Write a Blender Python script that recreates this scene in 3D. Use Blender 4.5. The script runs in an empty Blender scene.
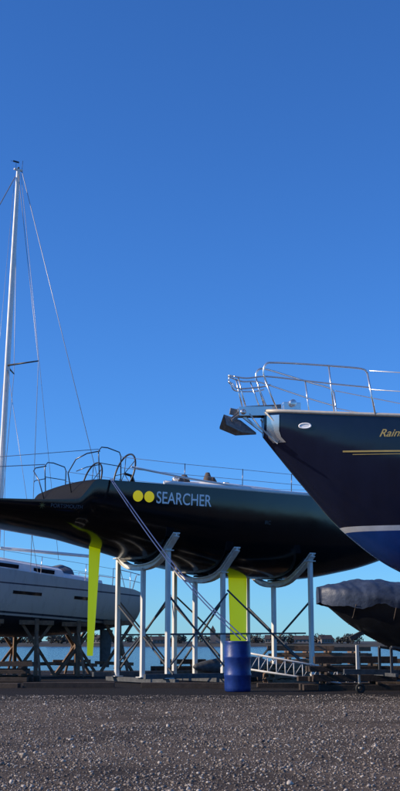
import bpy, math, random
import numpy as np
from mathutils import Vector, Matrix, noise
random.seed(4)
rng = np.random.default_rng(7)
scene = bpy.context.scene
scene.view_settings.view_transform = 'Standard'
scene.view_settings.look = 'None'
scene.view_settings.exposure = 0

# ------------------------------------------------------------------ materials
def new_mat(name):
    m = bpy.data.materials.new(name); m.use_nodes = True
    nt = m.node_tree
    return m, nt, nt.nodes['Principled BSDF']

def N(nt, t, **kw):
    n = nt.nodes.new(t)
    for k, v in kw.items(): setattr(n, k, v)
    return n

def c4(c): return (c[0], c[1], c[2], 1)

def surf(name, col, rough=.5, metal=0, var=.15, scale=6, bump=0, bscale=30, coat=0, streak=False, spec=.5):
    m, nt, b = new_mat(name)
    tc = N(nt, 'ShaderNodeTexCoord')
    mp = N(nt, 'ShaderNodeMapping')
    nt.links.new(tc.outputs['Object'], mp.inputs[0])
    if streak: mp.inputs['Scale'].default_value = (1, 1, .15)
    nz = N(nt, 'ShaderNodeTexNoise'); nz.inputs['Scale'].default_value = scale; nz.inputs['Detail'].default_value = 6
    nz.inputs['Roughness'].default_value = .65
    nt.links.new(mp.outputs[0], nz.inputs['Vector'])
    cr = N(nt, 'ShaderNodeValToRGB')
    cr.color_ramp.elements[0].position = .3; cr.color_ramp.elements[1].position = .72
    cr.color_ramp.elements[0].color = c4([x*(1-var) for x in col])
    cr.color_ramp.elements[1].color = c4([min(1, x*(1+var)) for x in col])
    nt.links.new(nz.outputs[0], cr.inputs[0]); nt.links.new(cr.outputs[0], b.inputs['Base Color'])
    mr = N(nt, 'ShaderNodeMapRange'); mr.inputs[3].default_value = max(.03, rough*.75); mr.inputs[4].default_value = min(1, rough*1.3)
    nt.links.new(nz.outputs[0], mr.inputs[0]); nt.links.new(mr.outputs[0], b.inputs['Roughness'])
    b.inputs['Metallic'].default_value = metal
    b.inputs['Coat Weight'].default_value = coat
    b.inputs['Specular IOR Level'].default_value = spec
    if bump:
        n2 = N(nt, 'ShaderNodeTexNoise'); n2.inputs['Scale'].default_value = bscale; n2.inputs['Detail'].default_value = 5
        nt.links.new(tc.outputs['Object'], n2.inputs['Vector'])
        bp = N(nt, 'ShaderNodeBump'); bp.inputs['Strength'].default_value = 1; bp.inputs['Distance'].default_value = bump
        nt.links.new(n2.outputs[0], bp.inputs['Height']); nt.links.new(bp.outputs[0], b.inputs['Normal'])
    return m

def banded(name, bands, zmin, zmax, rough=.2, bump=.002, dirt=.55):
    """paint bands at heights of the hull: [(z_from, colour), ...] ascending"""
    m, nt, b = new_mat(name)
    tc = N(nt, 'ShaderNodeTexCoord'); sp = N(nt, 'ShaderNodeSeparateXYZ')
    nt.links.new(tc.outputs['Object'], sp.inputs[0])
    mr = N(nt, 'ShaderNodeMapRange'); mr.inputs[1].default_value = zmin; mr.inputs[2].default_value = zmax
    nt.links.new(sp.outputs[2], mr.inputs[0])
    cr = N(nt, 'ShaderNodeValToRGB'); r = cr.color_ramp; r.interpolation = 'CONSTANT'
    for i, (z, c) in enumerate(bands):
        p = (z-zmin)/(zmax-zmin)
        if i == 0: e = r.elements[0]; e.position = 0
        elif i == 1: e = r.elements[1]; e.position = p
        else: e = r.elements.new(p)
        e.color = c4(c)
    nt.links.new(mr.outputs[0], cr.inputs[0])
    nz = N(nt, 'ShaderNodeTexNoise'); nz.inputs['Scale'].default_value = 3; nz.inputs['Detail'].default_value = 8; nz.inputs['Roughness'].default_value = .7
    mp = N(nt, 'ShaderNodeMapping'); mp.inputs['Scale'].default_value = (1, 1, .25)
    nt.links.new(tc.outputs['Object'], mp.inputs[0]); nt.links.new(mp.outputs[0], nz.inputs['Vector'])
    mx = N(nt, 'ShaderNodeMix', data_type='RGBA', blend_type='MULTIPLY'); mx.inputs[0].default_value = dirt
    c2 = N(nt, 'ShaderNodeValToRGB'); c2.color_ramp.elements[0].position = .3; c2.color_ramp.elements[0].color = (.6, .6, .6, 1); c2.color_ramp.elements[1].position = .6
    nt.links.new(nz.outputs[0], c2.inputs[0])
    nt.links.new(cr.outputs[0], mx.inputs[6]); nt.links.new(c2.outputs[0], mx.inputs[7])
    nt.links.new(mx.outputs[2], b.inputs['Base Color'])
    m2 = N(nt, 'ShaderNodeMapRange'); m2.inputs[3].default_value = rough*.7; m2.inputs[4].default_value = rough*1.6
    nt.links.new(nz.outputs[0], m2.inputs[0]); nt.links.new(m2.outputs[0], b.inputs['Roughness'])
    n3 = N(nt, 'ShaderNodeTexNoise'); n3.inputs['Scale'].default_value = 1.6
    nt.links.new(tc.outputs['Object'], n3.inputs['Vector'])
    bp = N(nt, 'ShaderNodeBump'); bp.inputs['Distance'].default_value = bump*4; bp.inputs['Strength'].default_value = 1
    nt.links.new(n3.outputs[0], bp.inputs['Height']); nt.links.new(bp.outputs[0], b.inputs['Normal'])
    return m

M_steel = surf('stainless_steel', (.78, .76, .72), .25, .85, .08)
M_alu = surf('mast_aluminium', (.82, .80, .75), .45, .1, .06)
M_wire = surf('rigging_wire', (.36, .36, .37), .4, .5, .1)
M_black = surf('black_plastic', (.02, .02, .022), .45, 0, .3)
M_carbon = surf('carbon', (.018, .018, .02), .35, 0, .3)
M_deck = surf('dark_deck', (.03, .03, .032), .7, 0, .3)
M_white = surf('white_gelcoat', (.80, .79, .76), .3, 0, .06)
M_galv = surf('painted_steel', (.74, .72, .66), .5, .05, .22, 5, .002, 40, streak=True)
M_dsteel = surf('dark_steel', (.09, .095, .10), .6, .3, .4, 8, .003)
M_wood = surf('weathered_timber', (.19, .12, .075), .85, 0, .5, 7, .006, 35)
M_wood2 = surf('dark_timber', (.05, .036, .028), .9, 0, .5, 7, .008, 30)
M_yellow = surf('fluorescent_yellow_glow', (.92, .98, .02), .45, 0, .03)
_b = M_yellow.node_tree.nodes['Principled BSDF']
_b.inputs['Emission Color'].default_value = (.75, .95, .0, 1); _b.inputs['Emission Strength'].default_value = .25  # added emission brightens the rudder and keel paint; neither is a lamp
M_dots = surf('yellow_vinyl_glow', (1.0, .80, .01), .4, 0, .02)
_b = M_dots.node_tree.nodes['Principled BSDF']
_b.inputs['Emission Color'].default_value = (1, .75, .0, 1); _b.inputs['Emission Strength'].default_value = .3  # the dots get a glow of their own on top of the vinyl colour
M_wvinyl = surf('white_vinyl', (.95, .94, .92), .4, 0, .02)
M_gvinyl = surf('grey_vinyl', (.10, .10, .11), .5)
M_gold = surf('gold_leaf', (.75, .48, .14), .35, .3, .1)
M_glass = surf('dark_window', (.01, .012, .016), .08, 0, .1)
M_rope = surf('blue_rope', (.045, .085, .22), .8, 0, .3, 60)
M_ropew = surf('white_rope', (.6, .58, .52), .85, 0, .2, 60)
M_barrel = surf('blue_polythene', (.010, .038, .20), .38, 0, .35, 4, .002, 20)
M_tarp = surf('navy_tarpaulin', (.035, .05, .085), .5, 0, .35, 3, .012, 9)
M_rubber = surf('rubber', (.02, .02, .02), .8, 0, .3)
M_brown = surf('brown_canvas', (.10, .075, .06), .85, 0, .3, 6, .01, 20)
M_galvA = surf('galvanised_anchor', (.22, .21, .20), .55, .5, .4, 20, .002, 60)

# ------------------------------------------------------------------ mesh builder
class MB:
    def __init__(s): s.v = []; s.f = []; s.m = []; s.s = []
    def add(s, vs, fs, m=0, smooth=False):
        o = len(s.v); s.v += [tuple(v) for v in vs]
        for f in fs: s.f.append([i+o for i in f]); s.m.append(m); s.s.append(smooth)
    def tube(s, pts, r, n=8, m=0, closed=False):
        P = [Vector(p) for p in pts]; k = len(P)
        R = r if isinstance(r, (list, tuple)) else [r]*k
        vs = []; prev = None
        for i in range(k):
            if closed: t = P[(i+1) % k]-P[(i-1) % k]
            else: t = P[min(i+1, k-1)]-P[max(i-1, 0)]
            t.normalize()
            if prev is None:
                a = Vector((0, 0, 1)) if abs(t.z) < .9 else Vector((1, 0, 0))
            else: a = prev
            u = (a - t*a.dot(t)); u.normalize(); w = t.cross(u); prev = u
            for j in range(n):
                an = 2*math.pi*j/n
                vs.append(P[i]+(u*math.cos(an)+w*math.sin(an))*R[i])
        fs = []
        for i in range(k if closed else k-1):
            for j in range(n):
                a = i*n+j; b = i*n+(j+1) % n; c = ((i+1) % k)*n+(j+1) % n; d = ((i+1) % k)*n+j
                fs.append([a, b, c, d])
        if not closed:
            fs.append(list(range(n))[::-1]); fs.append([(k-1)*n+j for j in range(n)])
        s.add(vs, fs, m, True)
    def beam(s, p1, p2, w, h, m=0, up=(0, 0, 1)):
        p1 = Vector(p1); p2 = Vector(p2); t = (p2-p1).normalized(); a = Vector(up)
        if abs(t.dot(a)) > .95: a = Vector((0, 1, 0))
        u = t.cross(a).normalized(); w2 = u.cross(t)
        vs = [p+u*(sx*w/2)+w2*(sz*h/2) for p in (p1, p2) for sx, sz in ((-1, -1), (1, -1), (1, 1), (-1, 1))]
        s.add(vs, [[0, 3, 2, 1], [4, 5, 6, 7], [0, 1, 5, 4], [1, 2, 6, 5], [2, 3, 7, 6], [3, 0, 4, 7]], m)
    def box(s, c, size, m=0, rz=0):
        c = Vector(c); d = Matrix.Rotation(rz, 3, 'Z') @ Vector((size[0]/2, 0, 0))
        s.beam(c-d, c+d, size[1], size[2], m)
    def grid(s, rows, m=0, smooth=True, flip=False):
        nr = len(rows); nc = len(rows[0]); vs = [p for r in rows for p in r]; fs = []
        for i in range(nr-1):
            for j in range(nc-1):
                q = [i*nc+j, i*nc+j+1, (i+1)*nc+j+1, (i+1)*nc+j]
                fs.append(q[::-1] if flip else q)
        s.add(vs, fs, m, smooth)
    def lathe(s, prof, c, n=32, m=0):
        rows = [[(c[0]+r*math.cos(2*math.pi*j/n), c[1]+r*math.sin(2*math.pi*j/n), c[2]+z) for j in range(n+1)] for r, z in prof]
        s.grid(rows, m, True, True)
    def build(s, name, mats, parent=None, bevel=0):
        me = bpy.data.meshes.new(name); me.from_pydata(s.v, [], s.f); me.update()
        for mt in (mats if isinstance(mats, (list, tuple)) else [mats]): me.materials.append(mt)
        for p, mi, sm in zip(me.polygons, s.m, s.s): p.material_index = mi; p.use_smooth = sm
        ob = bpy.data.objects.new(name, me); scene.collection.objects.link(ob)
        if parent: ob.parent = parent
        if bevel:
            md = ob.modifiers.new('bevel', 'BEVEL'); md.width = bevel; md.segments = 2; md.limit_method = 'ANGLE'
        return ob

def empty(name, loc=(0, 0, 0), rz=0, ry=0):
    e = bpy.data.objects.new(name, None); scene.collection.objects.link(e)
    e.matrix_world = Matrix.Translation(loc) @ Matrix.Rotation(rz, 4, 'Z') @ Matrix.Rotation(ry, 4, 'Y')
    return e

def lerp_tab(tab, x):
    xs = [a for a, _ in tab]; ys = [b for _, b in tab]
    if x <= xs[0]: return ys[0]
    if x >= xs[-1]: return ys[-1]
    for i in range(len(xs)-1):
        if x <= xs[i+1]:
            h = xs[i+1]-xs[i]; t = (x-xs[i])/h
            def sl(j):
                if j <= 0: return (ys[1]-ys[0])/(xs[1]-xs[0])
                if j >= len(xs)-1: return (ys[-1]-ys[-2])/(xs[-1]-xs[-2])
                a = (ys[j]-ys[j-1])/(xs[j]-xs[j-1]); b = (ys[j+1]-ys[j])/(xs[j+1]-xs[j])
                return 0 if a*b <= 0 else 2*a*b/(a+b)
            m0, m1 = sl(i)*h, sl(i+1)*h
            return (2*t**3-3*t*t+1)*ys[i]+(t**3-2*t*t+t)*m0+(-2*t**3+3*t*t)*ys[i+1]+(t**3-t*t)*m1

class Hull:
    def __init__(s, beam, sheer, keel, m): s.b, s.zs, s.zk, s.m = beam, sheer, keel, m
    def sec(s, t): return lerp_tab(s.b, t), lerp_tab(s.zs, t), lerp_tab(s.zk, t), (lerp_tab(s.m, t) if isinstance(s.m, list) else s.m)
    def half(s, t, z):
        b, zs, zk, m = s.sec(t)
        d = min(1, max(0, (zs-z)/(zs-zk)))
        sn = d**(1/m); return b*math.sqrt(max(0, 1-sn*sn))**m
    def bottom(s, t, l):
        b, zs, zk, m = s.sec(t)
        r = min(1, abs(l)/b); c = r**(1/m)
        return zs-(zs-zk)*math.sqrt(max(0, 1-c*c))**m
    def mesh(s, ts, ns=48, deck=True, m=0, md=1, camber=.08, mend=0, mda=None, ta=0):
        B = MB(); rows = []
        for t in ts:
            b, zs, zk, mm = s.sec(t); row = []
            for j in range(ns+1):
                a = math.pi*j/ns
                cy = math.cos(a); sy = max(0, math.sin(a))
                row.append((t, -b*math.copysign(abs(cy)**mm, cy), zs-(zs-zk)*sy**mm))
            rows.append(row)
        B.grid(rows, m, True, False)
        B.add(rows[0], [list(range(ns+1))[::-1]], mend); B.add(rows[-1], [list(range(ns+1))], m)
        if deck:
            dr = [[(t, -s.sec(t)[0]*k/4, s.sec(t)[1]+camber*(1-(k/4)**2)) for k in range(-4, 5)] for t in ts]
            if mda is None: B.grid(dr, md, True, False)
            else:
                k = max(i for i, t in enumerate(ts) if t <= ta)
                B.grid(dr[:k+1], mda, True, False); B.grid(dr[k:], md, True, False)
        return B

def text_on(name, body, size, fn, mat, parent, shear=0, offset=0, space=1.0, squeeze=1.0):
    cu = bpy.data.curves.new(name+'_c', 'FONT'); cu.body = body; cu.size = size; cu.shear = shear; cu.offset = offset; cu.space_character = space
    o = bpy.data.objects.new(name+'_c', cu); scene.collection.objects.link(o)
    bpy.context.view_layer.update()
    me = bpy.data.meshes.new_from_object(o.evaluated_get(bpy.context.evaluated_depsgraph_get()))
    bpy.data.objects.remove(o)
    for v in me.vertices: v.co = fn(v.co.x*squeeze, v.co.y)
    me.materials.clear(); me.materials.append(mat); me.name = name
    ob = bpy.data.objects.new(name, me); scene.collection.objects.link(ob); ob.parent = parent
    return ob

# ------------------------------------------------------------------ world, sun, camera
SUN = Vector((-.93, -.14, 0)).normalized(); EL = math.radians(27)
sd = Vector((SUN.x*math.cos(EL), SUN.y*math.cos(EL), math.sin(EL)))
w = bpy.data.worlds.new('World'); scene.world = w; w.use_nodes = True
nt = w.node_tree; bg = nt.nodes['Background']
sky = nt.nodes.new('ShaderNodeTexSky'); sky.sky_type = 'NISHITA'; sky.sun_disc = False
sky.sun_elevation = EL; sky.sun_rotation = math.atan2(SUN.x, SUN.y) % (2*math.pi)
sky.air_density = 1.0; sky.dust_density = 0; sky.ozone_density = 4.0; sky.altitude = 0
tn = nt.nodes.new('ShaderNodeMix'); tn.data_type = 'RGBA'; tn.blend_type = 'MULTIPLY'; tn.inputs[0].default_value = 1
tn.inputs[7].default_value = (.40, .83, 1.42, 1)
nt.links.new(sky.outputs[0], tn.inputs[6]); nt.links.new(tn.outputs[2], bg.inputs[0]); bg.inputs[1].default_value = .12
sl = bpy.data.lights.new('sun', 'SUN'); sl.energy = 5.0; sl.angle = math.radians(.5); sl.color = (1, .84, .64)
so = bpy.data.objects.new('sun', sl); scene.collection.objects.link(so)
so.rotation_euler = sd.to_track_quat('Z', 'Y').to_euler()
cam = bpy.data.cameras.new('camera'); co = bpy.data.objects.new('camera', cam); scene.collection.objects.link(co)
cam.sensor_fit = 'VERTICAL'; cam.sensor_height = 24; cam.lens = 35.8; cam.clip_end = 20000; cam.clip_start = .1
co.location = (0, 0, 1.2); co.rotation_euler = (math.radians(90+11.84), 0, 0)
scene.camera = co

# ------------------------------------------------------------------ ground
def gh(x, y):
    if y > 50.5: return 0
    return .035*noise.noise(Vector((x*.12, y*.12, 0)))+.018*noise.noise(Vector((x*.7, y*.7, 3)))
xs = [-3000, -400, -100, -50]+[i*.5 for i in range(-60, 61)]+[50, 100, 400, 3000]
ys = [-3000, -300, -60, -20]+[i*.4 for i in range(-10, 127)]+[51.2]
B = MB(); B.grid([[(x, y, gh(x, y)) for x in xs] for y in ys], 0, True, False)
m, nt, b = new_mat('yard_ground')
tc = N(nt, 'ShaderNodeTexCoord'); L = nt.links.new
def nz(scale, det=6, rough=.6):
    n = N(nt, 'ShaderNodeTexNoise'); n.inputs['Scale'].default_value = scale; n.inputs['Detail'].default_value = det; n.inputs['Roughness'].default_value = rough
    L(tc.outputs['Object'], n.inputs['Vector']); return n
n1 = nz(12, 12, .82); n2 = nz(.5, 5, .65); n3 = nz(45, 4, .7)
cr = N(nt, 'ShaderNodeValToRGB'); e = cr.color_ramp.elements; e[0].position = .38; e[0].color = (.045, .033, .025, 1); e[1].position = .66; e[1].color = (.27, .215, .165, 1)
L(n1.outputs[0], cr.inputs[0])
cr3 = N(nt, 'ShaderNodeValToRGB'); e = cr3.color_ramp.elements; e[0].position = .38; e[0].color = (.5, .49, .48, 1); e[1].position = .62; e[1].color = (1.25, 1.22, 1.18, 1)
L(n2.outputs[0], cr3.inputs[0])
mx = N(nt, 'ShaderNodeMix', data_type='RGBA', blend_type='MULTIPLY'); mx.inputs[0].default_value = 1
L(cr.outputs[0], mx.inputs[6]); L(cr3.outputs[0], mx.inputs[7])
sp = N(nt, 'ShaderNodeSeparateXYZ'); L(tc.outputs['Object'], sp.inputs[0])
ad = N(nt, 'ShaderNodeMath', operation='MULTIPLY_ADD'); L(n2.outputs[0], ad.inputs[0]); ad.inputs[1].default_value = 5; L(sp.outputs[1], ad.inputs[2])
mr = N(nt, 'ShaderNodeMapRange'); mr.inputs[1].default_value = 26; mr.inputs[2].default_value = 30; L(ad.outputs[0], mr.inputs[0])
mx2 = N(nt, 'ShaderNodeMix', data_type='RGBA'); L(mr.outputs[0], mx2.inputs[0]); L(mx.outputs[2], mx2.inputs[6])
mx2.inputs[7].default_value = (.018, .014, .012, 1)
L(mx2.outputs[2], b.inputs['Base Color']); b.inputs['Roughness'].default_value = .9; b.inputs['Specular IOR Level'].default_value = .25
mh = N(nt, 'ShaderNodeMath', operation='ADD'); L(n1.outputs[0], mh.inputs[0]); L(n3.outputs[0], mh.inputs[1])
bp = N(nt, 'ShaderNodeBump'); bp.inputs['Distance'].default_value = .04; bp.inputs['Strength'].default_value = 1
L(mh.outputs[0], bp.inputs['Height']); L(bp.outputs[0], b.inputs['Normal'])
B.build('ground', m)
B = MB(); B.box((0, 51.35, -1.6), (6000, .3, 3.3)); B.build('quay_wall', surf('quay_stone', (.12, .11, .10), .9, 0, .4, 3, .02, 8))

# gravel : one mesh of many stones
phi = (1+5**.5)/2
base = np.array([(-1, phi, 0), (1, phi, 0), (-1, -phi, 0), (1, -phi, 0), (0, -1, phi), (0, 1, phi), (0, -1, -phi), (0, 1, -phi), (phi, 0, -1), (phi, 0, 1), (-phi, 0, -1), (-phi, 0, 1)])/1.9
bf = np.array([(0, 11, 5), (0, 5, 1), (0, 1, 7), (0, 7, 10), (0, 10, 11), (1, 5, 9), (5, 11, 4), (11, 10, 2), (10, 7, 6), (7, 1, 8), (3, 9, 4), (3, 4, 2), (3, 2, 6), (3, 6, 8), (3, 8, 9), (4, 9, 5), (2, 4, 11), (6, 2, 10), (8, 6, 7), (9, 8, 1)])
NS = 95000
gy = 7.5+21*rng.random(NS)**1.4
gx = (rng.random(NS)*2-1)*(gy*.19+2.2)
sz = np.clip(np.exp(rng.normal(-4.75, .45, NS)), .004, .04)
keep = np.array([noise.noise(Vector((float(a)*.5, float(c)*.5, 9))) for a, c in zip(gx, gy)])+rng.random(NS)*.7 > .08
gx, gy, sz = gx[keep], gy[keep], sz[keep]; NS = len(gx)
gz = np.array([gh(float(a), float(c)) for a, c in zip(gx, gy)])
V = base[None]*(1+rng.normal(0, .18, (NS, 12, 1)))*sz[:, None, None]*np.stack([np.ones(NS), .6+.5*rng.random(NS), .35+.5*rng.random(NS)], 1)[:, None, :]
an = rng.random(NS)*6.28; ca, sa = np.cos(an), np.sin(an)
X = V[..., 0]*ca[:, None]-V[..., 1]*sa[:, None]; Y = V[..., 0]*sa[:, None]+V[..., 1]*ca[:, None]
W = np.stack([X+gx[:, None], Y+gy[:, None], V[..., 2]+gz[:, None]+sz[:, None]*.2], -1).reshape(-1, 3)
F = (bf[None]+12*np.arange(NS)[:, None, None]).reshape(-1)
me = bpy.data.meshes.new('gravel'); nf = NS*20
me.vertices.add(len(W)); me.vertices.foreach_set('co', W.astype(np.float32).ravel())
me.loops.add(nf*3); me.loops.foreach_set('vertex_index', F.astype(np.int32))
me.polygons.add(nf); me.polygons.foreach_set('loop_start', (np.arange(nf)*3).astype(np.int32))
me.polygons.foreach_set('loop_total', np.full(nf, 3, np.int32)); me.update(); me.validate()
m, nt, b = new_mat('gravel_stone')
ge = N(nt, 'ShaderNodeNewGeometry'); cr = N(nt, 'ShaderNodeValToRGB'); e = cr.color_ramp.elements
e[0].color = (.06, .045, .036, 1); e[1].color = (.50, .44, .37, 1); x = cr.color_ramp.elements.new(.7); x.color = (.21, .17, .135, 1)
nt.links.new(ge.outputs['Random Per Island'], cr.inputs[0]); nt.links.new(cr.outputs[0], b.inputs['Base Color']); b.inputs['Roughness'].default_value = .6
me.materials.append(m); ob = bpy.data.objects.new('gravel', me); scene.collection.objects.link(ob)

# ------------------------------------------------------------------ water, far shore
B = MB(); B.add([(-9000, 51.4, -1.5), (9000, 51.4, -1.5), (9000, 12000, -1.5), (-9000, 12000, -1.5)], [[0, 1, 2, 3]])
m, nt, b = new_mat('sea_water'); b.inputs['Base Color'].default_value = (.02, .05, .09, 1); b.inputs['Roughness'].default_value = .12; b.inputs['IOR'].default_value = 1.33
tc = N(nt, 'ShaderNodeTexCoord'); n = N(nt, 'ShaderNodeTexNoise'); n.inputs['Scale'].default_value = 1.1; n.inputs['Detail'].default_value = 6
mp = N(nt, 'ShaderNodeMapping'); mp.inputs['Scale'].default_value = (.6, 1, 1); nt.links.new(tc.outputs['Object'], mp.inputs[0]); nt.links.new(mp.outputs[0], n.inputs['Vector'])
bp = N(nt, 'ShaderNodeBump'); bp.inputs['Distance'].default_value = .6; bp.inputs['Strength'].default_value = 1
nt.links.new(n.outputs[0], bp.inputs['Height']); nt.links.new(bp.outputs[0], b.inputs['Normal'])
B.build('water', m)
B = MB(); rows = []
for k, (y, z) in enumerate(((860, -1.6), (875, .3), (900, 1.2), (1400, 3), (1500, -2))):
    rows.append([(x, y+(12*noise.noise(Vector((x*.01, 0, 0))) if k < 3 else 0), z+(.6*noise.noise(Vector((x*.02, k, 0))) if 0 < k < 4 else 0)) for x in range(-1600, 1601, 20)])
B.grid(rows, 0, True, False); B.build('distant_shore', surf('shore_land', (.045, .045, .035), .95, 0, .4, .05))
B = MB()
for i in range(520):
    x = random.uniform(-420, 420)
    if noise.noise(Vector((x*.02, 5, 0))) < -.3: continue
    y = random.uniform(878, 950); h = random.uniform(3, 8); r = h*random.uniform(.45, .75)
    B.tube([(x, y, .5), (x+.2, y, h*.7)], [.35, .12], 5, 1)
    for k in range(70):
        d = Vector((random.gauss(0, 1), random.gauss(0, 1), random.gauss(0, 1))).normalized()*random.random()**.4
        c = Vector((x, y, h*.55+.8))+Vector((d.x*r, d.y*r, d.z*h*.45))
        u = Vector((random.gauss(0, 1), random.gauss(0, 1), random.gauss(0, 1))).normalized()*random.uniform(.4, .9)
        v2 = u.orthogonal().normalized()*random.uniform(.4, .8)
        B.add([c-u, c+v2, c+u, c-v2], [[0, 1, 2, 3]], 0)
B.build('distant_trees', [surf('foliage', (.05, .05, .04), .9, 0, .5, .3), M_wood2])
M_roof = surf('roof_tiles', (.05, .04, .04), .8, 0, .3, 1)
M_wall = surf('rendered_wall', (.20, .18, .17), .8, 0, .15, 1)
for (x, y, wd, hh) in ((75, 882, 12, 4.5), (92, 884, 9, 5), (-30, 884, 11, 4), (52, 886, 8, 5), (140, 882, 14, 4.5), (-75, 883, 10, 5)):
    e = empty('house', (x, y, .9), random.uniform(-.3, .3))
    B = MB(); B.box((0, 0, hh*.3), (wd, 8, hh*.6)); B.build('walls', M_wall, e)
    B = MB(); q = hh*.6+.01; a = wd/2+.4
    B.add([(-a, -4.5, q), (a, -4.5, q), (a, 4.5, q), (-a, 4.5, q), (-a, 0, hh+1), (a, 0, hh+1)], [[0, 1, 5, 4], [2, 3, 4, 5], [1, 2, 5], [3, 0, 4], [3, 2, 1, 0]]); B.build('roof', M_roof, e)
    B = MB()
    for k in range(4): B.box((-wd*.36+k*wd*.24, -4.03, hh*.33), (1.1, .08, 1.3))
    B.build('windows', M_glass, e)
e = empty('church', (9.5, 890, .9))
B = MB(); B.box((0, 0, 4.5), (4, 4, 9)); B.box((8, 0, 2.5), (12, 6, 5)); B.build('tower_and_nave', M_wall, e)
B = MB(); B.add([(-2.2, -2.2, 9), (2.2, -2.2, 9), (2.2, 2.2, 9), (-2.2, 2.2, 9), (0, 0, 13)], [[0, 1, 4], [1, 2, 4], [2, 3, 4], [3, 0, 4], [3, 2, 1, 0]])
B.add([(2.01, -3.3, 5.01), (14, -3.3, 5.01), (14, 3.3, 5.01), (2.01, 3.3, 5.01), (2.01, 0, 7.5), (14, 0, 7.5)], [[0, 1, 5, 4], [2, 3, 4, 5], [1, 2, 5], [3, 0, 4], [3, 2, 1, 0]]); B.build('roofs', M_roof, e)

# ------------------------------------------------------------------ RACING YACHT (black)
RY = empty('racing_yacht', (-4.33, 35.4, 0), math.radians(33))
H1 = Hull([(-2.7, 1.68), (-1.9, 1.74), (0, 1.88), (1, 1.93), (3, 2.05), (5.5, 2.12), (8, 1.95), (11, 1.35), (13.5, .7), (15.2, .2), (15.5, .06)],
          [(-2.7, 5.12), (-.35, 5.22), (-.2, 5.25), (.05, 5.5), (.3, 5.80), (.45, 5.86), (6, 5.84), (11, 5.95), (15.5, 6.15)],
          [(-2.7, 4.62), (0, 4.30), (1.4, 4.02), (3.5, 3.58), (6.2, 3.27), (8.5, 3.27), (11, 3.62), (13, 4.15), (15, 4.85), (15.5, 5.3)], .74)
M_hull1 = banded('black_hull_paint', [(0, (.004, .004, .0045)), (3, (.005, .005, .0055))], 0, 7, .13, .001)
M_transom = surf('matt_black', (.008, .008, .009), .7, 0, .2, spec=.15)
ts = [-2.7, -2.3, -1.9, -1.6, -1.2, -.8, -.5, -.35, -.28]+[-.2+.05*i for i in range(14)]+[.6, .8]+[1+i*.25 for i in range(58)]+[15.4, 15.5]
B = H1.mesh(ts, 56, mend=2, mda=2, ta=2.5); B.build('hull', [M_hull1, M_white, M_transom], RY)
text_on('name_lettering', 'SEARCHER', .5, lambda x, y: Vector((2.3+x, -H1.half(2.3+x, 5.27+y)-.014, 5.27+y)), M_wvinyl, RY, offset=.004, squeeze=.80)
B = MB()
for tc0 in (1.70, 2.07):
    rows = []
    for r in (0, .085, .165):
        rows.append([])
        for j in range(33):
            a = 2*math.pi*j/32; t = tc0+r*math.cos(a); z = 5.44+r*math.sin(a)
            rows[-1].append((t, -H1.half(t, z)-.014, z))
    B.grid(rows, 0, False)
B.build('yellow_dots', M_dots, RY)
text_on('quarter_lettering', 'PORTSMOUTH', .15, lambda x, y: Vector((-1.05+x, -H1.half(-1.05+x, 4.96+y)-.014, 4.96+y)), M_gvinyl, RY)
B = MB()
for k in range(4):
    a = k*math.pi/4+.3; ts_ = -1.3
    p = [(ts_+.11*math.cos(a), 5.0+.11*math.sin(a)), (ts_-.11*math.cos(a), 5.0-.11*math.sin(a))]
    q = [(ts_+.015*math.sin(a), 5.0-.015*math.cos(a)), (ts_-.015*math.sin(a), 5.0+.015*math.cos(a))]
    B.add([(t, -H1.half(t, z)-.013-.001*k, z) for t, z in (p[0], q[0], p[1], q[1])], [[0, 1, 2, 3]])
B.build('star_emblem', surf('dull_gold', (.25, .18, .05), .5), RY)
text_on('class_marking', 'IRC', .16, lambda x, y: Vector((6.25+x, -H1.half(6.25+x, 4.85+y)-.014, 4.85+y)), surf('faint_vinyl', (.08, .08, .08), .5), RY)
def foil(B, x0t, x1t, zt, x0b, x1b, zb, thick, m=0, n=14, lean=0):
    rows = []
    for k in range(9):
        f = k/8; x0 = x0t+(x0b-x0t)*f; x1 = x1t+(x1b-x1t)*f; z = zt+(zb-zt)*f; row = []
        for j in range(2*n+1):
            u = j/n if j <= n else 2-j/n
            th = thick*(x1-x0)*(1.48*math.sqrt(u)-.63*u-1.76*u*u+1.42*u**3-.51*u**4)*2.2*(1 if j <= n else -1)
            row.append((x1-(x1-x0)*u, th, z))
        rows.append(row)
    B.grid(rows, m, True); B.add(rows[-1], [list(range(2*n+1))], m)
B = MB(); foil(B, 1.14, 1.56, 4.35, 1.14, 1.34, .82, .06); B.build('rudder', M_yellow, RY)
B = MB(); foil(B, 6.25, 7.0, 3.5, 6.35, 6.95, .55, .06); B.build('keel_fin', M_yellow, RY)
B = MB()
bl = [(-1.5, .02), (-1.4, .1), (-1, .2), (-.3, .3), (.5, .34), (1.1, .28), (1.45, .15), (1.55, .03)]
B.tube([(6.4+x, 0, .46) for x, r in bl], [r for x, r in bl], 20, 0); B.build('keel_bulb', M_dsteel, RY)
B = MB(); rows = []
for t, wd, hh in ((4.2, .2, .02), (4.3, 1.0, .30), (5.5, 1.05, .36), (7.5, .95, .32), (9.3, .6, .2), (10, .3, .02)):
    rows.append([(t, -wd-.12, 5.9), (t, -wd, 5.9+hh*.8), (t, -wd*.6, 5.92+hh), (t, wd*.6, 5.92+hh), (t, wd, 5.9+hh*.8), (t, wd+.12, 5.9)])
B.grid(rows, 0, True)
pe = []
for i in range(46):
    t = 2.6+i*.25; bb, zs, _, _ = H1.sec(t); pe.append((t, -bb+.05, zs+.05))
B.tube(pe, .07, 8, 0); B.tube([(a, -b_, c) for a, b_, c in pe], .07, 8, 0)
B.build('coachroof_and_toe_rail', M_white, RY)
B = MB()
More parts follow.
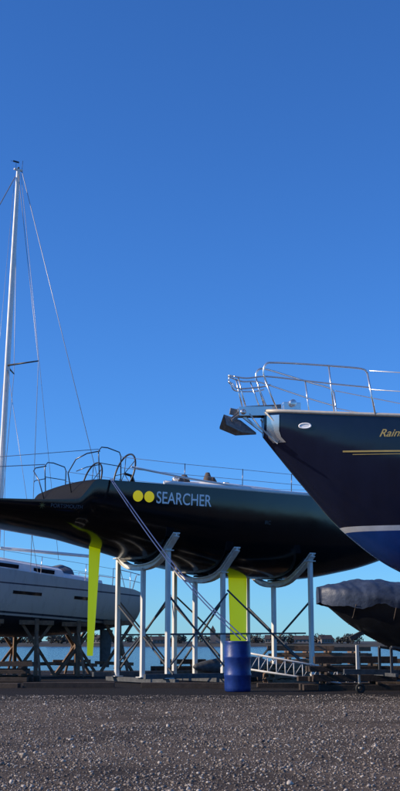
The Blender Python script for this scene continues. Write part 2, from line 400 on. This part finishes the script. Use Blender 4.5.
for t, l, r, hh in ((3.7, -1.0, .22, .42), (4.05, -.8, .2, .5), (5.0, -.7, .16, .66), (5.3, -.5, .2, .56)):
    B.lathe([(0.001, 0), (r, 0), (r*1.1, hh*.4), (r*.8, hh*.75), (r*.4, hh), (.001, hh*1.02)], (t, l, 5.88), 14)
B.build('sail_bags', M_brown, RY)
B = MB()
for t, l in ((3.3, -1.5), (5.2, -1.45), (5.9, -1.2), (3.3, 1.5)):
    B.lathe([(.11, 0), (.12, .05), (.08, .09), (.08, .18), (.12, .22), (.11, .25), (.001, .25)], (t, l, 5.9), 16)
B.build('winches', M_steel, RY)
for l in (-1.05, 1.05):
    B = MB(); c = Vector((1.75, l, 6.22)); R = .6
    B.tube([c+Vector((.16*math.sin(2*math.pi*k/40), R*math.cos(2*math.pi*k/40), R*math.sin(2*math.pi*k/40))) for k in range(40)], .028, 8, 0, True)
    for k in range(5):
        a = 2*math.pi*k/5; B.tube([c, c+Vector((.16*math.sin(a), R*math.cos(a), R*math.sin(a)))], .012, 6, 0)
    B.tube([c, c+Vector((.25, 0, -.05)), (2.15, l, 5.7)], [.04, .05, .08], 8, 0)
    B.build('steering_wheel', M_carbon, RY)
B = MB()
for s in (-1, 1):
    y0 = 1.8*s
    B.tube([(.5, y0, 5.85), (.45, y0, 6.7), (.55, y0, 6.82), (.75, y0, 6.82), (1.15, y0, 6.72), (1.2, y0, 6.6), (1.2, y0*1.01, 5.85)], .018, 8)
    B.tube([(.47, y0, 6.35), (1.2, y0, 6.3)], .013, 6)
    B.tube([(.5, y0, 6.7), (.1, y0*.97, 6.6), (-.1, y0*.8, 6.45), (-.12, y0*.55, 6.1), (.1, y0*.5, 5.3)], .018, 8)
    B.tube([(.5, y0, 6.3), (.1, y0*.97, 6.2), (-.08, y0*.8, 6.1)], .013, 6)
    for t in (3.3, 5.4, 7.4, 9.4, 11.4, 13.4):
        bb, zs, _, _ = H1.sec(t); B.tube([(t, s*(bb-.06), zs), (t, s*(bb-.03), zs+.68)], .014, 6)
    B.tube([(14.2, s*.45, 6.05), (14.4, s*.4, 6.7), (15.2, s*.12, 6.8), (15.4, 0, 6.8)], .016, 8)
B.build('pushpit_and_stanchions', surf('rail_steel', (.12, .12, .13), .3, .7), RY)
B = MB(); B2 = MB()
for s in (-1, 1):
    for hz in (.66, .34):
        pts = [(1.2, s*1.82, 5.87+hz+.05)]
        for t in (3.3, 5.4, 7.4, 9.4, 11.4, 13.4, 14.3):
            bb, zs, _, _ = H1.sec(t)
            pts.append((t, s*(bb-.03), zs+hz))
        B.tube(pts, .008, 5)
B.tube([(.45, 1.8, 6.75), (-2.6, 1.6, 6.35), (-2.6, 1.6, 5.1)], .014, 6)
B.tube([(.45, -1.8, 6.75), (-2.6, -1.5, 6.3), (-2.6, -1.55, 5.12)], .010, 6)
for s in (-1,):
    pts = []
    for i in range(16):
        t = 1.5+i*.28; bb, zs, _, _ = H1.sec(t); pts.append((t, -(bb-.04), zs+.44-.33*i/15-.05*math.sin(i/15*3.14)))
    B2.tube(pts, .032, 8)
B.build('lifelines', M_wire, RY); B2.build('lifeline_padding', M_white, RY)

# cradle
CR = empty('boat_cradle', (-4.33, 35.4, 0), math.radians(33))
B = MB(); BD = MB(); BP = MB()
frames = ((3.0, (-1.57, -.1, 1.5)), (5.2, (-1.25, .35, 1.6)), (8.15, (-1.9, .09, 1.6)))
for t, posts in frames:
    zc = H1.bottom(t, 0)
    def az(l): return min(H1.bottom(t, l)-.08, zc-.08+.20*l*l)
    ls = [-2.05+i*.2 for i in range(20)]
    rows = []
    for l in ls:
        z = az(l); th = .10+.07*(1-abs(l)/2.1)
        rows.append([(t-.12, l, z), (t+.12, l, z), (t+.12, l, z-.03), (t+.02, l, z-.03), (t+.02, l, z-th), (t+.10, l, z-th), (t+.10, l, z-th-.02), (t-.10, l, z-th-.02), (t-.10, l, z-th), (t-.02, l, z-th), (t-.02, l, z-.03), (t-.12, l, z-.03), (t-.12, l, z)])
    B.grid(rows, 0, False); B.add(rows[0], [list(range(12))]); B.add(rows[-1], [list(range(12))[::-1]])
    for l in (-1.5, 0, 1.5):
        BP.beam((t, l-.25, az(l-.25)+.04), (t, l+.25, az(l+.25)+.04), .26, .05)
    for l in posts:
        z = az(l)-.13
        B.beam((t, l, .16), (t, l, z), .125, .125)
        B.box((t, l, z-.01), (.26, .26, .03)); B.box((t, l, .175), (.3, .3, .025))
    BD.beam((t, -2.1, .09), (t, 2.1, .09), .14, .14)
    BD.beam((t, -1.9, .3), (t, posts[2], 2.4), .05, .05); BD.beam((t+.09, 1.6, .3), (t+.09, posts[0], 2.6), .05, .05)
for l in (-1.6, 1.6):
    BD.beam((2.2, l, .235), (9.2, l, .235), .12, .14)
    BD.beam((3.0, l+.1, .4), (5.2, l+.1, 2.7), .045, .045); BD.beam((5.2, l+.1, 2.8), (8.15, l+.1, .5), .045, .045); BD.beam((3.1, l+.14, 2.6), (5.1, l+.14, .5), .045, .045)
    BD.beam((3.0, l, 1.45), (8.15, l, 1.5), .05, .05)
B.build('posts_and_arms', M_galv, CR, .006); BD.build('base_frame_and_braces', M_dsteel, CR, .004); BP.build('pads', M_rubber, CR)
B = MB()
for t in (5.6, 6.3, 7.0): B.box((t, 0, .075), (.2, 1.4, .12), 0)
B.build('keel_blocks', M_wood2, CR, .01)

# ------------------------------------------------------------------ barrel + mooring rope
BR = empty('plastic_barrel', (.95, 30.6, gh(.95, 30.6)))
B = MB(); r = .335
B.lathe([(.001, .0), (r*.9, 0), (r*.97, .03), (r, .1), (r, .36), (r*1.04, .39), (r*1.04, .43), (r, .46), (r, .80), (r*1.04, .83), (r*1.04, .87), (r, .9), (r, 1.13), (r*.95, 1.19), (r*.97, 1.21), (r*.97, 1.25), (r*.9, 1.25), (r*.88, 1.2), (.001, 1.2)], (0, 0, 0), 40)
B.build('drum', M_barrel, BR)
B = MB(); B.lathe([(.05, 0), (.05, .04), (.001, .04)], (.18, 0, 1.2), 14); B.lathe([(.05, 0), (.05, .04), (.001, .04)], (-.18, .05, 1.2), 14); B.build('bungs', M_black, BR)
B = MB()
p0 = Vector((-2.62, 34.2, 5.88)); p1 = Vector((1.03, 30.55, 1.28))
for off in (0, .05):
    pts = [p0.lerp(p1+Vector((off*2, 0, 0)), i/24)+Vector((off, 0, -.55*math.sin(math.pi*i/24)*.55+off*.6*math.sin(i*.26))) for i in range(25)]
    B.tube(pts, .018, 6)
B.build('blue_rope', M_rope)

# ------------------------------------------------------------------ CRUISING SAILBOAT (white, left)
SA = math.radians(210)
SB = empty('cruising_sailboat', (-2.3-.6, 46+.3, 1.75), SA, math.radians(-3.5))
H2 = Hull([(0, 1.35), (1.5, 1.65), (4, 1.9), (6.5, 1.95), (9, 1.5), (11, .75), (12.2, .06)],
          [(0, 1.28), (.5, 1.40), (3, 1.52), (6, 1.68), (12.2, 2.1)],
          [(0, .12), (1.5, -.22), (4, -.6), (6.5, -.7), (9, -.5), (11, -.05), (12.2, .9)], .80)
M_hull2 = banded('white_hull_paint', [(-3, (.03, .032, .04)), (.05, (.62, .62, .62)), (.13, (.05, .06, .09)), (.2, (.62, .62, .60)), (1.13, (.04, .05, .10)), (1.19, (.62, .62, .60))], -3, 3, .25, dirt=.2)
ts2 = [i*.2 for i in range(61)]+[12.1, 12.2]
B = H2.mesh(ts2, 48); B.build('hull', [M_hull2, M_white], SB)
B = MB(); foil(B, 5.0, 7.2, -.5, 5.3, 6.9, -1.85, .07); B.tube([(5.0, 0, -1.9), (5.4, 0, -1.9), (6.6, 0, -1.9), (7.1, 0, -1.9)], [.05, .16, .16, .04], 14)
foil(B, .5, 1.05, -.1, .55, .95, -1.5, .06); B.build('keel_and_rudder', M_dsteel, SB)
B = MB(); rows = []
for t, wd, hh in ((1.6, 1.1, .02), (1.65, 1.15, .2), (3.2, 1.15, .25), (3.25, 1.1, .4), (5.5, 1.1, .45), (8.2, .75, .3), (9, .4, .02)):
    z0 = lerp_tab(H2.zs, t); rows.append([(t, -wd-.12, z0), (t, -wd, z0+hh*.8), (t, -wd*.6, z0+.05+hh), (t, wd*.6, z0+.05+hh), (t, wd, z0+hh*.8), (t, wd+.12, z0)])
B.grid(rows, 0, False); B.build('coachroof', M_white, SB)
B = MB()
for t in (3.6, 5.0, 6.2):
    z0 = lerp_tab(H2.zs, t)+.2; B.beam((t, 1.20, z0+.0), (t+.8, 1.15, z0+.03), .03, .14)
for t0, t1 in ((2.2, 3.0), (4.3, 5.4), (6.4, 7.1)):
    rows = [[(t0+(t1-t0)*i/6, H2.half(t0+(t1-t0)*i/6, zz)+.012, zz) for i in range(7)] for zz in (.82, .93)]
    B.grid(rows, 0)
B.build('windows', M_glass, SB)
B = MB(); rows = []
for t, hh, wd in ((2.6, .55, .8), (2.9, .62, .85), (3.3, .5, .85), (3.9, .3, .85)):
    rows.append([(t, wd*math.cos(a), 1.55+hh*math.sin(a)) for a in [math.pi*k/12 for k in range(13)]])
B.grid(rows, 0); B.build('sprayhood', surf('grey_canvas', (.12, .13, .15), .8, 0, .2, 5, .01, 12), SB)
B = MB(); BW = MB()
for s in (-1, 1):
    for t in (2.6, 4.4, 6.2, 8, 9.8):
        bb, zs, _, _ = H2.sec(t); B.tube([(t, s*(bb-.06), zs), (t, s*(bb-.04), zs+.62)], .015, 6)
    for hz in (.61, .32):
        BW.tube([(1.4, s*1.55, 1.45+hz)]+[(t, s*(H2.sec(t)[0]-.04), H2.sec(t)[1]+hz) for t in (2.6, 4.4, 6.2, 8, 9.8, 11.2)], .007, 5)
    B.tube([(1.4, s*1.57, 1.43), (1.4, s*1.56, 2.08), (.6, s*1.4, 2.02), (.1, s*1.2, 1.98), (.05, s*.8, 1.98), (.1, s*.6, 1.35)], .018, 8)
    B.tube([(1.4, s*1.57, 1.75), (.6, s*1.42, 1.72), (.1, s*1.25, 1.68)], .013, 8)
    B.tube([(.6, s*1.42, 1.35), (.6, s*1.4, 2.02)], .015, 8)
    B.tube([(11.2, s*.6, 2.0), (11.3, s*.6, 2.7), (12.1, s*.2, 2.75), (12.3, 0, 2.75)], .016, 8)
B.build('pulpit_rails', M_steel, SB)
zt = 17.4; zsp = 9.45
def mx_(z): return 5.42+.6*(z-1.9)/(zt-1.9)
mt = mx_(zt); ms = mx_(zsp)
B = MB(); rows = []
for z, k in ((1.9, 1), (13, 1), (zt, .7)):
    rows.append([(mx_(z)+.11*k*math.cos(a), .075*k*math.sin(a), z) for a in [2*math.pi*j/20 for j in range(21)]])
B.grid(rows, 0, True); B.box((mt, 0, zt+.02), (.35, .1, .06))
B.build('mast', M_alu, SB)
B = MB(); B.tube([(mt-.15, 0, zt), (mt-.15, 0, zt+.45)], .008, 5); B.tube([(mt+.1, 0, zt), (mt+.12, 0, zt+.3), (mt+.35, 0, zt+.32)], .008, 5)
B.beam((mt-.0, 0, zt+.33), (mt+.25, 0, zt+.33), .01, .07); B.tube([(mt+.02, -.08, zt+.08), (mt+.02, .08, zt+.08)], .03, 8); B.tube([(mt, 0, zt), (mt, 0, zt+.1)], .04, 8); B.build('masthead_gear', M_black, SB)
B = MB()
for s in (-1, 1):
    B.tube([(ms, s*.06, zsp), (ms-.75, s*1.25, zsp+.06)], [.04, .025], 8)
B.build('spreaders', M_black, SB)
for s in (-1, 1):
    BW.tube([(mt, s*.06, zt-.2), (ms-.75, s*1.25, zsp+.06), (4.75, s*1.75, 1.62)], .011, 5)
    BW.tube([(ms, s*.06, zsp-.15), (4.45, s*1.7, 1.62)], .009, 5)
    BW.tube([(ms, s*.06, zsp-.15), (6.05, s*1.7, 1.62)], .009, 5)
BW.tube([(mt-.15, 0, zt), (.1, 0, 1.5)], .013, 5)
BW.tube([(mt+.1, 0, zt-.3), (12.0, 0, 2.1)], .02, 6)
BW.tube([(mt-.12, 0, zt-.1), (3.05, 0.2, 2.3)], .008, 5)
BW.tube([(mt+.14, .05, zt-.4), (mt+.1, .15, 2.2)], .006, 5)
BW.build('rigging', M_wire, SB)
B = MB(); B.tube([(5.3, 0, 2.55), (1.6, 0, 2.6)], .06, 10); B.build('boom', M_alu, SB)

# stands below the white boat
Rz = Matrix.Rotation(SA, 3, 'Z'); org = Vector((-2.9, 46.3, 0))
def stand(t, l, z_top, seed):
    random.seed(seed)
    p = org+Rz @ Vector((t, l, 0)); e = empty('boat_stand', (p.x, p.y, 0), SA+random.uniform(-.2, .2))
    B = MB(); j = lambda: random.uniform(-.06, .06)
    B.beam((-.75+j(), 0, 0.02), (.55+j(), .0, z_top), .10, .10); B.beam((.75+j(), .11, 0.02), (-.55+j(), .11, z_top-.1), .10, .10)
    B.beam((0, .25, 0), (0, .25, z_top+.1), .13, .13)
    B.beam((-.8, -.11, .45+j()), (.8, -.11, .5+j()), .05, .12); B.beam((-.62, .2, z_top-.05), (.62, .2, z_top-.03), .12, .16)
    B.beam((j(), .25, z_top-.3), (j(), .25+(.9 if l > 0 else -.9), .02), .08, .08)
    B.build('timbers', M_wood, e, .008)
    B = MB(); B.box((0, .05, .012), (1.7, .5, .05)); B.build('sole_plate', M_wood2, e)
for i, (t, l) in enumerate(((.9, 1.1), (2.6, 1.35), (4.3, 1.5), (6.2, 1.5), (8.0, 1.2), (1.6, -1.2), (4.0, -1.4), (7.0, -1.4))):
    zz = 1.75+t*math.sin(math.radians(3.5))+H2.bottom(t, l)-.05
    stand(t, l, zz, 30+i)
random.seed(11)

# ------------------------------------------------------------------ CLASSIC YACHT (navy, right)
CY = empty('classic_yacht', (1.19, 22, 0), math.radians(13.9))
H3 = Hull([(0, .10), (.25, .27), (.8, .52), (1.6, .82), (2.6, 1.15), (5, 1.75), (8, 2.05), (12, 1.8), (15, 1.25)],
          [(0, 5.46), (1, 5.38), (2.4, 5.30), (5, 5.15), (9, 5.0), (15, 5.2)],
          [(0, 5.0), (.3, 4.66), (.8, 4.10), (1.56, 3.30), (2.66, 2.56), (4, 2.1), (8, 1.75), (12, 2.3), (15, 3.9)], [(0, .9), (3, .86), (8, .8), (15, .8)])
M_hull3 = banded('navy_hull_paint', [(0, (.008, .06, .26)), (3.23, (.75, .75, .75)), (3.315, (.009, .013, .035))], 0, 6, .12)
B = H3.mesh([i*.1 for i in range(41)]+[4.2+i*.4 for i in range(28)], 56); B.build('hull', [M_hull3, M_white], CY)
B = MB(); foil(B, 4.6, 10.5, 2.5, 5.6, 10.8, .12, .05); B.build('keel', surf('blue_antifouling', (.008, .06, .26), .6), CY)
B = MB()
for s in (-1, 1):
    pts = [(t, s*(H3.sec(t)[0]+.005), H3.sec(t)[1]+.03) for t in [i*.25 for i in range(60)]]
    B.tube(pts, .035, 8)
B.build('toe_rail', surf('cream_paint', (.62, .55, .44), .4), CY)
B = MB()
for s in (-1, 1):
    rows = []
    for dz in (0, .03): rows.append([(t, s*(H3.half(t, 4.66+dz-.02*(t-1.3)*.3)+.012), 4.66+dz-.02*(t-1.3)*.3) for t in [1.33+i*.2 for i in range(60)]])
    B.grid(rows, 0)
    rows = []
    for dz in (0, .012): rows.append([(t, s*(H3.half(t, 4.61+dz)+.012), 4.61+dz) for t in [1.5+i*.2 for i in range(58)]])
    B.grid(rows, 0)
B.build('cove_line', M_gold, CY)
text_on('name_lettering', 'Rainbow', .2, lambda x, y: Vector((1.95+x, -H3.half(1.95+x, 4.94+y)-.014, 4.94+y)), M_gold, CY, shear=.45, offset=.002)
B = MB(); pts = []
for k in range(28):
    a = 2*math.pi*k/28; t = .68+.10*math.cos(a); z = 5.17+.045*math.sin(a)
    pts.append((t, -H3.half(t, z)-.01, z))
B.tube(pts, .016, 6, 0, True)
B.add([(p[0], p[1]-.004, p[2]) for p in pts], [list(range(28))], 0); B.build('hawse_fairlead', M_wvinyl, CY)
B = MB()
B.beam((.55, 0, 5.53), (-.45, 0, 5.50), .26, .05); B.beam((.2, -.14, 5.50), (-.5, -.12, 5.46), .02, .17); B.beam((.2, .14, 5.50), (-.5, .12, 5.46), .02, .17)
B.beam((.2, 0, 5.50), (-.5, 0, 5.46), .015, .15)
B.tube([(-.42, -.14, 5.45), (-.42, .14, 5.45)], .055, 12)
B.beam((-.02, 0, 5.36), (.30, 0, 4.78), .10, .04); B.beam((-.38, 0, 5.38), (.12, 0, 5.02), .05, .05)
for s in (-1, 1):
    rows = []
    for z in (5.40, 5.25, 5.1, 4.98, 4.88):
        rows.append([(t, s*(H3.half(t, z)+.012), z) for t in [max(.02, .3*(5.05-z)/.35)+.02+k*.05 for k in range(5)]])
    B.grid(rows, 0)
B.build('bow_roller', M_steel, CY)
B = MB()
B.beam((.35, -.06, 5.60), (-.35, -.06, 5.53), .035, .09); B.beam((-.35, -.06, 5.53), (-.62, -.06, 5.30), .035, .10)
tip = (-.15, -.06, 5.08); rear = (-.78, -.06, 5.40); rid = (-.45, -.06, 5.30)
for s in (-1, 1):
    wing = (-.80, -.06+s*.24, 5.20); wing2 = (-.50, -.06+s*.20, 5.08)
    top = (tip, wing2, wing, rear, rid)
    B.add(top, [[0, 1, 4], [1, 2, 3, 4]])
    B.add([(p[0], p[1], p[2]-.04) for p in top], [[0, 4, 1], [1, 4, 3, 2]])
    B.add([wing2, wing, (wing[0], wing[1], wing[2]-.04), (wing2[0], wing2[1], wing2[2]-.04), tip, (tip[0], tip[1], tip[2]-.04)], [[0, 1, 2, 3], [4, 0, 3, 5]])
    B.beam((-.45, -.06, 5.42), (-.66, -.06+s*.13, 5.26), .03, .05)
B.beam((-.3, .08, 5.44), (-.62, .10, 5.50), .05, .12)
B.build('anchor', M_galvA, CY, .006)
B = MB(); B.tube([(-.3, -.13, 5.42), (-.12, -.16, 5.18), (.08, -.17, 5.0), (.22, -.2, 4.86), (.32, -.24, 5.0), (.15, -.2, 5.3), (.0, -.16, 5.46)], .016, 6); B.build('snubber_rope', M_ropew, CY)
B = MB()
B.box((.55, 0, 5.6), (.35, .28, .16)); B.tube([(.55, -.2, 5.66), (.55, .2, 5.66)], .07, 12); B.build('windlass', M_steel, CY, .01)
B = MB()
def rail(pts, r=.0145, s=1): B.tube([(a, s*b_, c) for a, b_, c in pts], r, 8)
def crv(pts, k=6):
    P = [Vector(p) for p in pts]; out = []
    for i in range(len(P)-1):
        a = P[max(i-1, 0)]; b_ = P[i]; c = P[i+1]; d = P[min(i+2, len(P)-1)]
        for j in range(k):
            t = j/k; out.append(.5*((2*b_)+(c-a)*t+(2*a-5*b_+4*c-d)*t*t+(3*b_-a-3*c+d)*t**3))
    out.append(P[-1]); return [tuple(p) for p in out]
for s in (-1, 1):
    rail(crv([(.02, .24, 6.0), (-.05, .25, 6.2), (.0, .26, 6.37), (.16, .28, 6.40), (.6, .47, 6.36), (1.2, .72, 6.29), (1.68, .88, 6.23), (1.78, .90, 6.15)]), .018, s)
    rail([(1.78, .90, 6.16), (1.9, .95, 5.33)], .018, s)
    rail([(1.1, .68, 6.29), (1.2, .66, 5.37)], .015, s); rail([(-.02, .25, 6.05), (.22, .22, 5.5)], .017, s)
    rail(crv([(-.58, .07, 6.14), (-.35, .15, 6.10), (.0, .25, 6.13), (.62, .48, 6.04), (1.2, .70, 5.95), (1.83, .92, 5.87)]), .015, s)
    rail(crv([(-.60, .05, 6.0), (-.5, .1, 5.9), (-.1, .2, 5.93), (.1, .22, 5.98)]), .014, s)
    rail([(-.5, .08, 6.12), (-.35, .1, 5.5)], .015, s); rail([(-.18, .19, 6.1), (.02, .12, 5.5)], .014, s)
    for t in (4.2, 6.2, 8.2, 10.2, 12.2, 14.2):
        bb, zs, _, _ = H3.sec(t); rail([(t, bb-.08, zs), (t, bb-.05, zs+.85)], .013, s)
B.tube(crv([(-.58, -.07, 6.14), (-.66, -.03, 6.16), (-.66, .03, 6.16), (-.58, .07, 6.14)]), .0145, 8)
B.tube(crv([(-.60, -.05, 6.0), (-.66, -.02, 6.04), (-.66, .02, 6.04), (-.60, .05, 6.0)]), .012, 8)
B.tube([(-.66, 0, 6.16), (-.66, 0, 6.04)], .012, 6)
B.build('pulpit', M_steel, CY)
B = MB()
for s in (-1, 1):
    for hz in (.86, .5):
        B.tube([(1.82, s*.92, 5.33+hz)]+[(t, s*(H3.sec(t)[0]-.05), H3.sec(t)[1]+hz-.02) for t in (4.2, 6.2, 8.2, 10.2, 12.2, 14.2)], .010, 5)
B.build('lifelines', M_steel, CY)
B = MB(); rows = []
for t, wd, hh in ((5, .8, .02), (5.1, .9, .5), (9, 1.1, .6), (11, 1.1, .6), (11.1, 1.0, .02)):
    rows.append([(t, -wd-.05, 5.05), (t, -wd, 5.05+hh), (t, 0, 5.15+hh), (t, wd, 5.05+hh), (t, wd+.05, 5.05)])
B.grid(rows, 0, False); B.build('cabin', M_white, CY)
B = MB(); B.tube([(6.2, 0, 5.1), (6.3, 0, 21)], [.11, .08], 16); B.build('mast', M_alu, CY)
B = MB(); B.tube([(6.3, 0, 20.9), (14.9, 0, 5.3)], .008, 5)
for s in (-1, 1): B.tube([(6.3, 0, 20.8), (6.5, s*2.0, 5.1)], .008, 5)
B.build('rigging', M_wire, CY)
Rc = Matrix.Rotation(math.radians(13.9), 3, 'Z')
for t in (5.0, 9.5, 12.5):
    for l in (-1, 1):
        p = Vector((1.19, 22, 0))+Rc @ Vector((t, l*1.9, 0)); zz = H3.bottom(t, 1.2)
        e = empty('boat_prop', (p.x, p.y, 0), math.radians(13.9))
        B = MB(); B.tube([(0, 0, .5), (0, -l*.7, zz)], .04, 10)
        for a in (0, 2.1, 4.2): B.tube([(0, 0, 1.1), (.5*math.cos(a), .5*math.sin(a), .02)], .028, 8)
        B.beam((-.2, -l*.7, zz), (.2, -l*.7, zz), .25, .05); B.build('tripod', M_dsteel, e)

# ------------------------------------------------------------------ covered RIB on trailer
TB = empty('covered_dinghy', (2.93, 29.2, 0), math.radians(8))
hb = [(0, .06), (.15, .25), (.5, .5), (1.2, .78), (2.4, .98), (5, 1.0)]
hk = [(0, 2.2), (.3, 1.98), (.7, 1.66), (1.3, 1.3), (2.1, .95), (3.2, .72), (5, .7)]
hz = [(0, 2.42), (1, 2.36), (2, 2.25), (5, 2.05)]
hc = [(0, .03), (.3, .16), (.8, .30), (1.5, .36), (3, .4), (5, .35)]
B = MB(); H4 = Hull(hb, hz, hk, .9)
B = H4.mesh([i*.1 for i in range(51)], 40, False); B.build('hull', surf('black_grp', (.012, .013, .016), .3, 0, .3), TB)
B = MB(); rows = []
for i in range(161):
    t = -.06+i*5.12/160; bb = lerp_tab(hb, max(t, 0))+.09; z = lerp_tab(hz, t); c = lerp_tab(hc, max(t, 0)); row = []
    drop = .30+.05*math.sin(t*3.2)+.03*math.sin(t*9)
    prof = [(-1.0, -drop), (-1.03, -drop*.6), (-1.05, -.1), (-1.0, .02), (-.9, .10)]+[(-.8+.1*k, None) for k in range(17)]+[(.9, .10), (1.0, .02), (1.05, -.1), (1.03, -drop*.6), (1.0, -drop)]
    for u, dz in prof:
        zz = (c*(1-abs(u)**1.6)*.9+.10) if dz is None else dz
        if dz is not None and dz > 0: zz = min(dz, c+.02)
        q = Vector((t*2.1, u*bb*2.1, zz*2))
        nn = noise.noise(q)*.045+noise.noise(q*2.7)*.022+noise.noise(Vector((t*9+u*3, u*2, zz*4)))*.018-.03*abs(math.sin(t*2.0))*(1 if dz is None else 0)
        row.append((t+nn*.3, u*bb+nn*(.6 if u > 0 else -.6), z+zz+nn))
    rows.append(row)
B.grid(rows, 0, True); B.add(rows[0], [list(range(len(rows[0])))]); B.build('tarpaulin_cover', M_tarp, TB)
B = MB()
for t in (.7, 1.6, 2.6):
    bb = lerp_tab(hb, t)+.14; z = lerp_tab(hz, t); kz = lerp_tab(hk, t)
    B.tube([(t, -bb, z-.28), (t, -bb*.6, (z+kz)/2-.2), (t, 0, kz-.02)], .010, 5)
B.build('tie_ropes', M_brown, TB)
B = MB(); BT = MB()
BT.beam((.55, 0, .52), (4.9, 0, .45), .1, .12); BT.beam((1.6, -.9, .45), (1.6, .9, .45), .08, .08); BT.beam((3.6, -1.05, .42), (3.6, 1.05, .42), .08, .08)
B.beam((.9, 0, .5), (.9, 0, 1.15), .07, .07); BT.beam((.72, 0, 1.3), (1.05, 0, 1.45), .12, .1)
for s in (-1, 1): BT.beam((1.6, s*.5, .45), (1.6, s*.5, 1.1), .06, .06); BT.beam((1.6, s*.5, 1.1), (4.4, s*.5, .75), .1, .06)
B.build('winch_post', M_galv, TB, .004); BT.build('trailer_frame', M_dsteel, TB, .004)
B = MB()
for s in (-1, 1):
    c = Vector((3.6, s*1.15, .3))
    B.tube([c+Vector((.22*math.cos(2*math.pi*k/28), 0, .22*math.sin(2*math.pi*k/28))) for k in range(28)], .085, 10, 0, True)
    B.tube([c+Vector((0, -.06, 0)), c+Vector((0, .06, 0))], .14, 16, 1)
c = Vector((.95, 0, .12)); B.tube([c+Vector((.09*math.cos(2*math.pi*k/20), 0, .09*math.sin(2*math.pi*k/20))) for k in range(20)], .035, 8, 0, True); B.tube([(.95, .06, .12), (.95, .06, .9)], .03, 8, 1)
B.build('wheels', [M_rubber, M_galv], TB)

# ------------------------------------------------------------------ clutter
LD = empty('ladder', (1.35, 32.6, 0), math.radians(6))
B = MB()
a0, a1 = Vector((0, 0, .50)), Vector((2.9, .1, .06)); h0, h1 = Vector((.02, .12, .42)), Vector((0, .12, .34))
B.tube([a0, a1], .025, 8); B.tube([a0+h0, a1+h1], .025, 8)
for i in range(13):
    f = i/12; p = a0.lerp(a1, f); q = (a0+h0).lerp(a1+h1, f); B.tube([p, q], .014, 6)
    if i < 12: B.tube([p, (a0+h0).lerp(a1+h1, (i+1)/12)], .010, 6)
B.build('rails_and_rungs', M_galv, LD)
def timber_pile(name, loc, rz, n, L_, wdt, mat, jit=.25, sq=(.14, .22)):
    e = empty(name, loc, rz); B = MB(); z = 0; i = 0; row = n
    while row > 0:
        hmax = 0
        for k in range(row):
            s1 = random.uniform(*sq)*.8; y = (k-(row-1)/2)*wdt/n+random.uniform(-.03, .03); dx = random.uniform(-jit, jit)
            B.beam((-L_/2+dx, y, z+s1/2+.002), (L_/2+dx, y+random.uniform(-.05, .05), z+s1/2+.002), wdt/n*.9, s1); hmax = max(hmax, s1)
        z += hmax+.004; row -= 1
        if row > 0:
            for xx in (-L_*.3, L_*.3): B.beam((xx, -wdt/2, z+.03), (xx, wdt/2, z+.03), .1, .06)
            z += .064
    B.build('timbers', mat, e, .008)
timber_pile('timber_stack', (3.9, 31.6, 0), .1, 4, 2.2, 1.0, M_wood2)
timber_pile('timber_stack', (6.3, 32.5, 0), -.15, 4, 2.4, 1.1, M_wood2)
timber_pile('timber_stack', (3.7, 41.5, 0), .05, 5, 2.3, 1.2, M_wood)
timber_pile('timber_stack', (-6.2, 38.4, 0), -.1, 3, 2.0, .8, M_wood2)
timber_pile('timber_stack', (5.0, 46.0, 0), .2, 5, 3.0, 1.3, M_wood)
timber_pile('timber_stack', (-.7, 42.5, 0), .2, 3, 1.6, .8, M_wood2)
def pallet(loc, rz):
    e = empty('pallet', loc, rz); B = MB()
    for k in range(6): B.box((-.5+k*.2, 0, .13), (.12, 1.0, .02))
    for y in (-.45, 0, .45): B.box((0, y, .0702), (1.14, .09, .095))
    for k in (-.5, 0, .5): B.box((k, 0, .011), (.12, 1.0, .02))
    B.build('boards', M_wood, e, .003)
for k in range(4): pallet((2.6+.03*k, 36.9, .144*k), .3+.05*k)
e = empty('timber_edging', (0, 0, 0)); B = MB()
x = -9
while x < 10:
    L_ = random.uniform(1.6, 3.0)
    B.beam((x, 33+random.uniform(-.2, .2), .06), (x+L_, 33+random.uniform(-.2, .2), .06), .28, random.uniform(.13, .2)); x += L_+random.uniform(.05, .9)
B.build('baulks', M_wood2, e, .01)
